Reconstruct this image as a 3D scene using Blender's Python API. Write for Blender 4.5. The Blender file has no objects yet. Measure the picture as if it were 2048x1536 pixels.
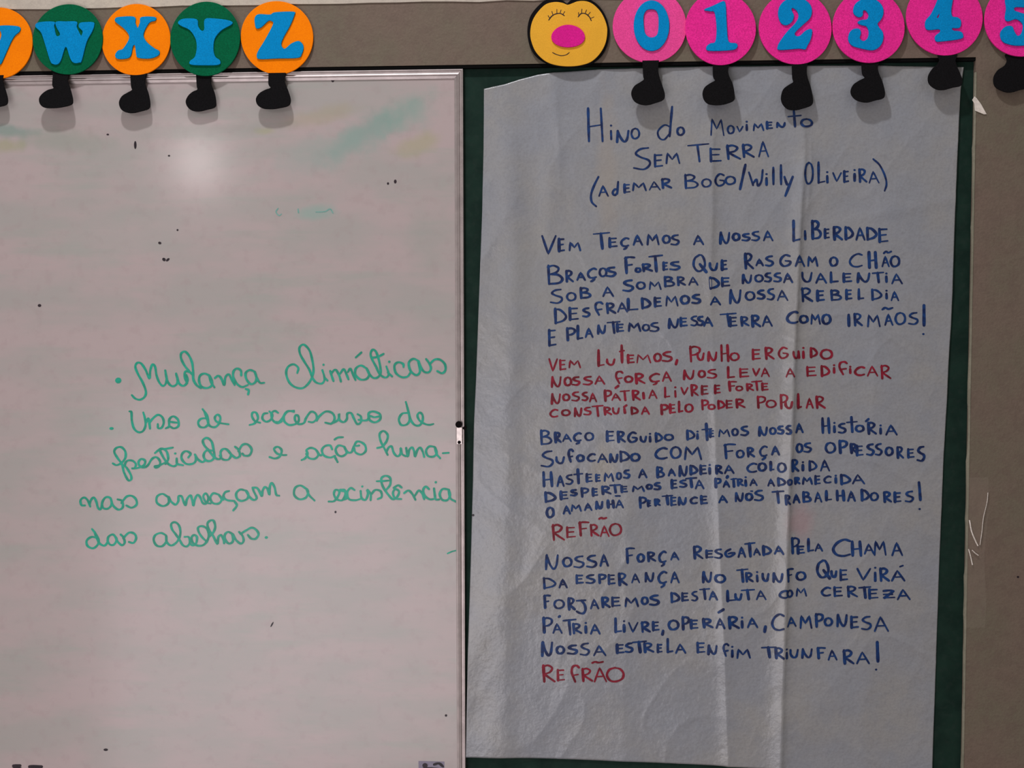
import bpy, math, random
import numpy as np
from mathutils import Vector, Matrix
random.seed(4)
S = bpy.context.scene
C = S.collection

# ------------------------------------------------------------------ camera, world, lights, exposure
FPX, D = 2300.0, 1.6
PITCH, YAW, ROLL = -0.05083, -0.05889, -0.00159
CAM = np.array([0.0944, -D, 1.5814])
cp, sp, cy, sy = math.cos(PITCH), math.sin(PITCH), math.cos(YAW), math.sin(YAW)
FW = np.array([sy * cp, cy * cp, sp]); R0 = np.array([cy, -sy, 0.0]); U0 = np.cross(R0, FW)
RT = R0 * math.cos(ROLL) + U0 * math.sin(ROLL); UP = -R0 * math.sin(ROLL) + U0 * math.cos(ROLL)
cam_d = bpy.data.cameras.new('camera'); cam = bpy.data.objects.new('camera', cam_d); C.objects.link(cam)
cam.matrix_world = Matrix(((RT[0], UP[0], -FW[0], CAM[0]), (RT[1], UP[1], -FW[1], CAM[1]),
                           (RT[2], UP[2], -FW[2], CAM[2]), (0, 0, 0, 1)))
cam_d.sensor_width = 36.0; cam_d.lens = 36.0 * FPX / 2048.0; cam_d.clip_start = 0.05
S.camera = cam

W = bpy.data.worlds.new('world'); S.world = W; W.use_nodes = True
W.node_tree.nodes['Background'].inputs[0].default_value = (1.0, 0.95, 0.905, 1)
W.node_tree.nodes['Background'].inputs[1].default_value = 0.36

def area(name, loc, target, size, power, color=(1, 1, 1), sy_=None):
    l = bpy.data.lights.new(name, 'AREA'); l.energy = power; l.color = color
    l.shape = 'RECTANGLE'; l.size = size; l.size_y = sy_ or size
    o = bpy.data.objects.new(name, l); C.objects.link(o); o.location = loc
    o.rotation_euler = (Vector(target) - Vector(loc)).to_track_quat('-Z', 'Y').to_euler()
    return o
area('ceiling_lamp_light', (-0.36, -1.0, 3.52), (-0.2, 0, 1.6), 0.12, 26, (0.95, 0.97, 1.0), 0.10)
area('fill_light', (-0.72, -2.0, 0.75), (0.0, 0, 1.05), 1.3, 19, (1.0, 0.95, 0.99), 1.2)  # unseen soft fill, added to brighten the lower part of the boards
area('glare_light', (-2.18, -5.2, 2.56), (-0.3, 0, 1.7), 0.16, 7.0, (1.0, 0.97, 0.95), 0.26)  # small unseen light, added to put the soft glare on the whiteboard
S.view_settings.view_transform = 'Standard'; S.view_settings.look = 'None'
S.view_settings.exposure = 0.0; S.view_settings.gamma = 1.0
S.view_settings.use_curve_mapping = False

# ------------------------------------------------------------------ helpers
def at(px, py, Y=0.0):
    """the point of the plane y=Y (wall planes) seen through picture pixel px,py"""
    d = (px - 1024) / FPX * RT - (py - 768) / FPX * UP + FW
    t = (Y - CAM[1]) / d[1]
    return CAM + d * t
def at_np(P, Y):
    P = np.asarray(P, float)
    d = ((P[:, :1] - 1024) / FPX) * RT - ((P[:, 1:2] - 768) / FPX) * UP + FW
    t = (Y - CAM[1]) / d[:, 1]
    return CAM + d * t[:, None]
PXM = D / FPX          # metres per picture pixel on the wall

def lin(c):
    return tuple(((v / 255.0) / 12.92 if v / 255.0 <= 0.04045 else ((v / 255.0 + 0.055) / 1.055) ** 2.4) for v in c)

def link(name, me, mat, parent=None, smooth=False):
    o = bpy.data.objects.new(name, me); C.objects.link(o)
    if mat: me.materials.append(mat)
    if parent: o.parent = parent
    if smooth:
        me.polygons.foreach_set('use_smooth', [True] * len(me.polygons))
    return o
def mesh(name, V, F, mat, parent=None, smooth=False):
    me = bpy.data.meshes.new(name); me.from_pydata([tuple(v) for v in V], [], F); me.update()
    return link(name, me, mat, parent, smooth)
def tag(o, label=None, cat=None, group=None, kind=None):
    if label: o['label'] = label
    if cat: o['category'] = cat
    if group: o['group'] = group
    if kind: o['kind'] = kind
    return o
def empty(name, loc):
    o = bpy.data.objects.new(name, None); C.objects.link(o); o.location = loc; o.empty_display_size = 0.02
    return o
def adopt(parent):
    """children were built in world coordinates: keep them there under a moved empty"""
    bpy.context.view_layer.update()
    for ch in parent.children:
        ch.matrix_parent_inverse = parent.matrix_world.inverted()
def box(x0, x1, y0, y1, z0, z1):
    V = [(x, y, z) for x in (x0, x1) for y in (y0, y1) for z in (z0, z1)]
    F = [(0, 1, 3, 2), (4, 6, 7, 5), (0, 4, 5, 1), (2, 3, 7, 6), (0, 2, 6, 4), (1, 5, 7, 3)]
    return V, F
def boxes(name, bs, mat, parent=None):
    V, F = [], []
    for b in bs:
        v, f = box(*b); k = len(V); V += v; F += [tuple(i + k for i in q) for q in f]
    return mesh(name, V, F, mat, parent)

# ---- procedural materials
class NT:
    def __init__(s, name, rough=0.6, spec=0.5):
        s.m = bpy.data.materials.new(name); s.m.use_nodes = True; s.t = s.m.node_tree
        s.b = s.t.nodes['Principled BSDF']; s.b.inputs['Roughness'].default_value = rough
        s.b.inputs['Specular IOR Level'].default_value = spec
        s.g = s.t.nodes.new('ShaderNodeNewGeometry')
    def n(s, ty, **k):
        x = s.t.nodes.new(ty)
        for a, v in k.items(): setattr(x, a, v)
        return x
    def l(s, a, b): s.t.links.new(a, b)
    def pos(s, scale=(1, 1, 1), loc=(0, 0, 0), rot=(0, 0, 0), ty='POINT'):
        m = s.n('ShaderNodeMapping', vector_type=ty)
        m.inputs['Scale'].default_value = scale; m.inputs['Location'].default_value = loc; m.inputs['Rotation'].default_value = rot
        s.l(s.g.outputs['Position'], m.inputs[0]); return m.outputs[0]
    def noise(s, scale, detail=3, vec=None, rough=0.55):
        x = s.n('ShaderNodeTexNoise'); x.inputs['Scale'].default_value = scale; x.inputs['Detail'].default_value = detail
        x.inputs['Roughness'].default_value = rough
        s.l(vec if vec else s.g.outputs['Position'], x.inputs['Vector']); return x.outputs['Fac']
    def ramp(s, f, lo, hi, a=0.0, b=1.0):
        x = s.n('ShaderNodeMapRange', interpolation_type='SMOOTHSTEP')
        for i, v in ((1, lo), (2, hi), (3, a), (4, b)): x.inputs[i].default_value = v
        s.l(f, x.inputs[0]); return x.outputs[0]
    def math(s, op, a, b=None):
        x = s.n('ShaderNodeMath', operation=op)
        for i, v in enumerate((a, b)):
            if v is None: continue
            if isinstance(v, (int, float)): x.inputs[i].default_value = v
            else: s.l(v, x.inputs[i])
        return x.outputs[0]
    def mix(s, f, a, b):
        x = s.n('ShaderNodeMix', data_type='RGBA')
        if isinstance(f, (int, float)): x.inputs[0].default_value = f
        else: s.l(f, x.inputs[0])
        for i, v in ((6, a), (7, b)):
            if isinstance(v, tuple): x.inputs[i].default_value = (*v, 1)
            else: s.l(v, x.inputs[i])
        return x.outputs[2]
    def blob(s, px, py, rx, ry, deg, Y=-0.004):
        """soft elliptical stain at a fixed place of the board"""
        c = at(px, py, Y)
        a = s.pos(scale=(1, 1, 1), loc=(-c[0], 0, -c[2]))
        m = s.n('ShaderNodeMapping', vector_type='POINT'); m.inputs['Rotation'].default_value = (0, math.radians(-deg), 0)
        s.l(a, m.inputs[0])
        q = s.n('ShaderNodeVectorMath', operation='MULTIPLY'); s.l(m.outputs[0], q.inputs[0])
        q.inputs[1].default_value = (1 / (rx * PXM), 0, 1 / (ry * PXM))
        le = s.n('ShaderNodeVectorMath', operation='LENGTH'); s.l(q.outputs[0], le.inputs[0])
        nz = s.noise(38, 4)
        d = s.math('ADD', le.outputs['Value'], s.math('MULTIPLY', s.math('SUBTRACT', nz, 0.5), 1.3))
        return s.ramp(d, 1.15, 0.2)
    def bump(s, h, strength, dist):
        x = s.n('ShaderNodeBump'); x.inputs['Strength'].default_value = strength; x.inputs['Distance'].default_value = dist
        s.l(h, x.inputs['Height']); s.l(x.outputs[0], s.b.inputs['Normal'])
    def col(s, c):
        if isinstance(c, tuple): s.b.inputs['Base Color'].default_value = (*c, 1)
        else: s.l(c, s.b.inputs['Base Color'])

def scl(c, k): return tuple(min(1, v * k) for v in c)
def foam(name, rgb, rough=0.95, var=0.22, spec=0.12):
    m = NT(name, rough, spec); c = lin(rgb)
    f = m.ramp(m.noise(620, 3), 0.3, 0.7); g = m.ramp(m.noise(45, 3), 0.35, 0.65)
    a = m.mix(f, scl(c, 1 - var), scl(c, 1 + var)); m.col(m.mix(m.math('MULTIPLY', g, 0.35), a, scl(c, 0.86)))
    m.bump(m.noise(900, 3), 0.35, 0.0006); return m.m
def plain(name, rgb, rough=0.6, spec=0.4, metal=0.0, var=0.12, scale=200):
    m = NT(name, rough, spec); c = lin(rgb)
    m.col(m.mix(m.ramp(m.noise(scale, 4), 0.3, 0.7), scl(c, 1 - var), scl(c, 1 + var)))
    m.b.inputs['Metallic'].default_value = metal; return m.m
def wallpaint(name, rgb, rgb2, bump=0.5):
    m = NT(name, 0.75, 0.25); c = lin(rgb); c2 = lin(rgb2)
    a = m.mix(m.ramp(m.noise(9, 5), 0.35, 0.68), c, c2)
    sp_ = m.ramp(m.noise(130, 4, rough=0.7), 0.60, 0.74)
    a = m.mix(m.math('MULTIPLY', sp_, 0.42), a, scl(c, 0.50))
    a = m.mix(m.math('MULTIPLY', m.ramp(m.noise(70, 5, rough=0.7), 0.45, 0.62), 0.5), a, scl(c2, 0.82))
    gr = m.ramp(m.noise(420, 2), 0.3, 0.7)
    a = m.mix(m.math('MULTIPLY', gr, 0.22), a, scl(c2, 0.66))
    m.col(a)
    m.bump(m.math('ADD', m.noise(260, 4), m.math('MULTIPLY', m.noise(40, 3), 1.5)), bump, 0.0012); return m.m

M = {}
ALB = 1 / 1.35
lin0 = lin
def lin(c): return tuple(v * ALB for v in lin0(c))
M['band'] = wallpaint('taupe_wall_paint', (124, 113, 96), (130, 110, 98))
M['cream'] = wallpaint('cream_wall_paint', (222, 208, 190), (214, 200, 186), 0.3)
M['trimpaint'] = wallpaint('niche_edge_paint', (158, 150, 132), (140, 134, 116), 0.2)
m = NT('green_chalkboard', 0.75, 0.12)
a = m.mix(m.ramp(m.noise(30, 5), 0.3, 0.7), lin((20, 42, 35)), lin((30, 54, 45)))
a = m.mix(m.math('MULTIPLY', m.ramp(m.noise(110, 5), 0.45, 0.75), 0.3), a, lin((50, 60, 55))); m.col(a)
m.bump(m.noise(400, 3), 0.2, 0.0004); M['green'] = m.m
# whiteboard with old wiped marker
m = NT('whiteboard_enamel', 0.34, 0.35)
m.b.inputs['Coat Weight'].default_value = 0.30; m.b.inputs['Coat Roughness'].default_value = 0.13
base = m.mix(m.ramp(m.noise(11, 4, m.pos((0.55, 1, 1.6))), 0.35, 0.66), lin((200, 180, 179)), lin((187, 178, 174)))
st = m.noise(5, 6, m.pos((1.0, 1, 7.0), rot=(0, math.radians(-4), 0)), 0.62)
base = m.mix(m.math('MULTIPLY', m.ramp(st, 0.50, 0.72), 0.42), base, lin((170, 178, 168)))
base = m.mix(m.math('MULTIPLY', m.ramp(m.noise(60, 4), 0.5, 0.75), 0.22), base, lin((176, 150, 150)))
for (x, y, rx, ry, dg, c, k) in ((735, 262, 135, 34, -27, (118, 170, 158), 0.52), (815, 225, 75, 46, -25, (138, 178, 165), 0.45),
                                 (660, 300, 150, 45, -18, (160, 180, 172), 0.42), (628, 426, 55, 18, -4, (146, 186, 174), 0.55),
                                 (25, 262, 70, 15, 4, (120, 158, 148), 0.55), (120, 282, 140, 30, 5, (156, 166, 152), 0.45),
                                 (15, 292, 45, 16, 0, (172, 172, 120), 0.45), (835, 290, 55, 26, -15, (182, 178, 128), 0.45),
                                 (530, 262, 28, 9, 0, (184, 180, 130), 0.5), (640, 232, 90, 22, -12, (186, 172, 142), 0.45),
                                 (420, 262, 200, 18, -3, (164, 166, 158), 0.42), (240, 480, 170, 60, -8, (176, 182, 174), 0.3),
                                 (860, 480, 60, 80, 0, (172, 174, 166), 0.35)):
    base = m.mix(m.math('MULTIPLY', m.blob(x, y, rx, ry, dg), k), base, lin(c))
m.col(base); m.bump(m.noise(25, 2), 0.10, 0.0010); M['white'] = m.m
lin = lin0
M['alu'] = plain('aluminium_profile', (170, 158, 156), 0.42, 0.5, 0.7, 0.10, 60)
M['screw'] = plain('dark_screw', (12, 6, 7), 0.85, 0.1)
def lin(c): return tuple(v * ALB for v in lin0(c))
m = NT('poster_paper', 0.31, 0.5)
a = m.mix(m.ramp(m.noise(7, 4), 0.35, 0.65), lin((158, 159, 166)), lin((164, 161, 160)))
a = m.mix(m.math('MULTIPLY', m.ramp(m.noise(34, 4), 0.42, 0.7), 0.35), a, lin((149, 152, 162)))
a = m.mix(m.math('MULTIPLY', m.ramp(m.noise(300, 3), 0.4, 0.7), 0.30), a, lin((138, 136, 140)))
for (x, y, rx, ry, c, k) in ((1600, 1040, 36, 46, (176, 134, 140), 0.45), (1215, 330, 26, 200, (174, 160, 146), 0.35),
                             (1205, 940, 30, 60, (174, 160, 136), 0.4), (1120, 560, 180, 130, (168, 164, 156), 0.3)):
    a = m.mix(m.math('MULTIPLY', m.blob(x, y, rx, ry, 0), k), a, lin(c))
m.col(a); m.bump(m.math('ADD', m.noise(160, 4), m.math('MULTIPLY', m.noise(45, 3), 2.0)), 0.36, 0.0015); M['paper'] = m.m
lin = lin0
def ink(name, rgb, rgb2, rough=0.5):
    m = NT(name, rough, 0.3); m.col(m.mix(m.ramp(m.noise(120, 3), 0.3, 0.7), lin(rgb), lin(rgb2)))
    return m.m
M['blueink'] = ink('blue_marker_ink', (0, 18, 64), (6, 52, 108))
M['redink'] = ink('red_marker_ink', (96, 0, 22), (134, 10, 40))
M['tealink'] = ink('green_marker_ink', (0, 134, 108), (0, 160, 132), 0.35)
M['fadeink'] = ink('faded_marker_ink', (96, 150, 140), (120, 164, 156), 0.4)
M['blackink'] = ink('black_marker_ink', (24, 14, 24), (44, 30, 38), 0.4)
M['orange'] = foam('orange_foam', (255, 128, 0), var=0.10)
M['dgreen'] = foam('dark_green_foam', (0, 90, 56), var=0.2)
M['blue'] = foam('blue_foam', (0, 132, 194), var=0.16)
M['pink'] = foam('pink_foam', (232, 42, 142), var=0.20)
M['pink2'] = foam('dusty_pink_foam', (232, 72, 146), var=0.16)
M['magenta'] = foam('magenta_foam', (216, 30, 136), var=0.14)
M['yellow'] = foam('yellow_foam', (228, 166, 52), var=0.07)
M['black'] = foam('black_foam', (11, 9, 11), 0.95, 0.5, 0.15)
M['scrap'] = plain('white_paper_scrap', (214, 202, 192), 0.7)

# ------------------------------------------------------------------ the setting
Zb = at(460, 136.5, -0.008)[2]        # underside of the taupe band = top of the niche
Zt = at(460, 10, -0.008)[2]         # top of the taupe band
Xr = at(1941, 700, -0.008)[0]       # right side of the niche
XL, XR, Z0 = -2.6, 2.4, 0.55
bps = 'wall_back'
o = boxes('wall_back', [(Xr, XR, -0.008, 0.10, 0.0, Zt), (XL, Xr, -0.008, 0.10, Zb, Zt),
                        (XL, Xr, -0.008, 0.10, 0.0, Z0), (XL, Xr, 0.004, 0.10, Z0, Zb)], M['band'])
tag(o, 'taupe painted plaster wall around the boards', kind='structure')
# ragged paint line: cream upper wall
n = 400; V, F = [], []
rs = np.random.RandomState(5); rag = np.interp(np.arange(n), np.arange(0, n, 3), rs.randn(len(range(0, n, 3)))) * 0.0005
for i in range(n):
    x = XL + (XR - XL) * i / (n - 1); z = Zt + rag[i] - 0.001
    V += [(x, -0.0095, z), (x, -0.0095, 3.7), (x, 0.10, z)]
for i in range(n - 1):
    k = 3 * i; F += [(k, k + 3, k + 4, k + 1), (k, k + 2, k + 5, k + 3)]
o = mesh('wall_back_upper', V, F, M['cream']); tag(o, 'cream painted upper wall above the taupe band', kind='structure')
o = boxes('floor', [(XL, XR, -6.0, 0.10, -0.08, 0.0)], plain('grey_floor', (120, 112, 104), 0.6)); tag(o, 'grey classroom floor', kind='structure')
# paint bead along the niche's right side
V, F = [], []; n = 260; rs = np.random.RandomState(9)
wb = np.interp(np.arange(n), np.arange(0, n, 5), rs.rand(len(range(0, n, 5))))
for i in range(n):
    z = Z0 + (Zb - 0.02 - Z0) * i / (n - 1); w = 0.0004 + 0.0018 * wb[i] ** 3
    V += [(Xr - w, -0.0035, z), (Xr - w * 0.6, -0.0086, z), (Xr + 0.0012, -0.0088, z), (Xr + 0.0018, -0.0078, z)]
for i in range(n - 1):
    for j in range(3): k = 4 * i + j; F.append((k, k + 1, k + 5, k + 4))
o = mesh('trim_1', V, F, M['trimpaint'], smooth=True); tag(o, 'thin pale bead of filler down the right edge of the green board', kind='structure')

o = boxes('shadow_gap_strip', [(XL, Xr + 0.004, -0.0070, 0.0035, Zb - 0.0042, Zb - 0.0002)], plain('shadow_gap_black', (7, 6, 6), 0.9, 0.1))  # shade of the gap under the band, put in as a black strip
tag(o, 'black strip painted as the shadow gap along the top of both boards', kind='structure')
cb = boxes('chalkboard', [(XL + 0.02, Xr - 0.0004, 0.0, 0.0035, Z0 + 0.004, Zb - 0.0044)], M['green'])
tag(cb, 'dark green chalkboard set into the wall behind whiteboard and paper sheet', 'chalkboard')

# ------------------------------------------------------------------ stroke machinery
def smooth_line(P, sub=6):
    P = np.asarray(P, float)
    if len(P) < 3: return P
    Q = np.vstack([2 * P[0] - P[1], P, 2 * P[-1] - P[-2]]); out = []
    for i in range(1, len(Q) - 2):
        p0, p1, p2, p3 = Q[i - 1], Q[i], Q[i + 1], Q[i + 2]
        for t in np.linspace(0, 1, sub, endpoint=False):
            out.append(0.5 * ((2 * p1) + (-p0 + p2) * t + (2 * p0 - 5 * p1 + 4 * p2 - p3) * t * t + (-p0 + 3 * p1 - 3 * p2 + p3) * t ** 3))
    out.append(P[-1]); return np.array(out)
def densify(P, step=4.0):
    P = np.asarray(P, float); out = [P[0]]
    for a, b in zip(P[:-1], P[1:]):
        k = max(1, int(np.linalg.norm(b - a) / step))
        for i in range(1, k + 1): out.append(a + (b - a) * i / k)
    return np.array(out)
class Ink:
    """collects marker strokes given in picture pixels; builds flat ribbons lying on a surface"""
    def __init__(s, surf): s.V, s.F, s.surf, s.L = [], [], surf, []
    lift = 0.0
    def stroke(s, P, w, smooth=True, taper=0.25, var=0.25):
        P = smooth_line(P) if smooth else densify(P)
        P = P[np.r_[True, np.linalg.norm(np.diff(P, axis=0), axis=1) > 0.25]]
        if len(P) < 2: return s.dot(P[0][0], P[0][1], w * 0.6, w * 0.6)
        T = np.gradient(P, axis=0); T /= np.linalg.norm(T, axis=1)[:, None] + 1e-9
        N = np.c_[-T[:, 1], T[:, 0]]; n = len(P)
        ww = w * (1 - var * 0.5 + var * np.abs(T[:, 1])) * 0.5
        ww = ww * np.interp(np.arange(n), [0, n * 0.12 + 0.5, n * 0.8, n], [0.92, 1.05, 1.0, 1 - taper])
        ww = ww * (1 + 0.08 * np.sin(np.arange(n) * 0.7 + random.random() * 6))
        k = len(s.V)
        for i in range(n):
            s.V.append(P[i] + N[i] * ww[i]); s.V.append(P[i] - N[i] * ww[i]); s.L += [s.lift, s.lift]; s.lift += 5e-7
        for i in range(n - 1): q = k + 2 * i; s.F.append((q, q + 1, q + 3, q + 2))
        for e in (0, n - 1): s.dot(P[e][0], P[e][1], ww[e], ww[e])
    def dot(s, x, y, rx, ry, n=10, rot=0.0):
        k = len(s.V); c, q = math.cos(rot), math.sin(rot)
        s.lift += 2e-6; s.L += [s.lift] * n
        for i in range(n):
            a = 2 * math.pi * i / n; u, v = rx * math.cos(a), ry * math.sin(a)
            s.V.append(np.array([x + u * c - v * q, y + u * q + v * c]))
        s.F.append(tuple(range(k, k + n)))
    def build(s, name, mat, parent, label=None):
        P = np.array(s.V); V = s.surf(P); V[:, 1] -= np.array(s.L)
        F = []
        for f in s.F:      # keep every face turned to the viewer
            a = P[list(f)]; ar = np.sum(a[:, 0] * np.roll(a[:, 1], -1) - np.roll(a[:, 0], -1) * a[:, 1])
            F.append(f if ar < 0 else f[::-1])
        o = mesh(name, V, F, mat, parent)
        if label: o['label'] = label
        return o

# ------------------------------------------------------------------ whiteboard
YW = -0.004
wb_x1 = at(928, 760, -0.0085)[0]; wb_z1 = at(460, 144.5, -0.0085)[2]
wb_x0, wb_z0 = -1.75, 0.78
wb = empty('whiteboard', ((wb_x0 + wb_x1) / 2, 0, wb_z0))
tag(wb, 'white enamel whiteboard in an aluminium frame with green handwriting', 'whiteboard')
boxes('panel', [(wb_x0 + 0.006, wb_x1 - 0.006, -0.0002, YW, wb_z0 + 0.006, wb_z1 - 0.006)], M['white'], wb)
prof = [(0, -0.0003), (0, -0.0080), (0.0008, -0.0086), (0.0018, -0.0084), (0.0026, -0.0072), (0.0044, -0.0068), (0.0052, -0.0080),
        (0.0066, -0.0085), (0.0078, -0.0080), (0.0086, -0.0066), (0.0100, -0.0060), (0.0112, -0.0056), (0.0122, -0.0052), (0.0124, YW + 0.0001)]
def rail(kind):
    V, F = [], []; k = len(prof)
    ends = {'r': [(wb_x1, wb_z1, -1, -1), (wb_x1, wb_z0, -1, 1)], 't': [(wb_x1, wb_z1, -1, -1), (wb_x0, wb_z1, 1, -1)],
            'l': [(wb_x0, wb_z1, 1, -1), (wb_x0, wb_z0, 1, 1)], 'b': [(wb_x1, wb_z0, -1, 1), (wb_x0, wb_z0, 1, 1)]}[kind]
    for (x, z, dx, dz) in ends:
        for (d, y) in prof: V.append((x + dx * d, y, z + dz * d))
    for i in range(k - 1): F.append((i, i + 1, k + i + 1, k + i))
    return mesh('frame_rail', V, F, M['alu'], wb)
for q in 'rtlb': rail(q)
# clip and screws on the right rail, dark gap screw above it
def onW(px, py, Y=-0.0086): return at(px, py, Y)
def disc(name, px, py, r, y0, y1, mat, parent, ry=None, n=20, rot=0):
    V, F = [], []; ry = ry or r
    for y in (y0, y1):
        c = at(px, py, y0)
        for i in range(n):
            a = 2 * math.pi * i / n; u, v = r * PXM * math.cos(a), ry * PXM * math.sin(a)
            V.append((c[0] + u * math.cos(rot) - v * math.sin(rot), y, c[2] + u * math.sin(rot) + v * math.cos(rot)))
    F = [tuple(range(n, 2 * n))] + [(i, (i + 1) % n, n + (i + 1) % n, n + i) for i in range(n)]
    return mesh(name, V, F, mat, parent)
a, b = at(913.5, 855, -0.0095), at(924, 888, -0.0095)
boxes('frame_clip', [(a[0], b[0], -0.0064, -0.0098, b[2], a[2])], plain('shiny_clip', (196, 184, 180), 0.34, 0.5, 0.8), wb)
disc('screw', 918, 848.5, 6.6, -0.0060, -0.0105, M['screw'], wb)
disc('screw', 930, 855, 3.4, -0.0004, -0.0090, M['screw'], wb)
disc('screw', 918.5, 884.5, 3.2, -0.0095, -0.0108, M['screw'], wb)
# maker's sticker and two black marks at the lower edge of the picture
a, b = at(837, 1522, YW), at(889, 1552, YW)
st_ = boxes('sticker', [(a[0], b[0], YW + 0.0001, YW - 0.0004, b[2], a[2])], plain('grey_sticker', (128, 120, 138), 0.5), wb)
surfW = lambda P: at_np(P, YW - 0.00025)
surfS = lambda P: at_np(P, YW - 0.0006)
ik = Ink(surfS)
ik.dot(850, 1531, 5.5, 5); ik.stroke([(868, 1529), (878, 1527), (886, 1533)], 5); ik.stroke([(846, 1538), (860, 1537), (884, 1540)], 6)
ik.build('printed_mark', M['blackink'], st_)
for pts in ([(27, 1532), (40, 1531.5)], [(59, 1533.5), (83, 1533.5)]):
    k = Ink(surfW); k.stroke(pts, 6.5, False, 0, 0); k.stroke([(p[0], p[1] + 9) for p in pts], 12, False, 0, 0); k.build('black_mark', M['blackink'], wb)
for (x, y, rx, ry, rot) in ((215.5, 269, 2.6, 1.8, 0), (270.5, 290, 2.6, 8.2, 0), (338, 311.5, 2.4, 1.8, 0), (319.5, 486, 3.4, 2.6, 0.3),
                            (328, 519, 4.0, 3.2, 0.7), (335.5, 519.5, 4.4, 2.4, -0.7), (79, 611, 3.6, 3.0, 0), (211.5, 1499.5, 4.6, 2.6, 0),
                            (665.5, 159.5, 3.4, 5.0, 0), (790.5, 363, 2.8, 4.0, 0), (776, 367, 2.2, 2.6, 0), (544, 1249, 1.6, 6.0, 0.5),
                            (892, 1431, 2.5, 2.5, 0), (355, 460, 2, 2, 0), (671, 1024, 2.2, 2.4, 0)):
    k = Ink(surfW); k.dot(x, y, rx, ry, 10, rot); k.build('ink_speck', M['blackink'], wb)

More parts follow.
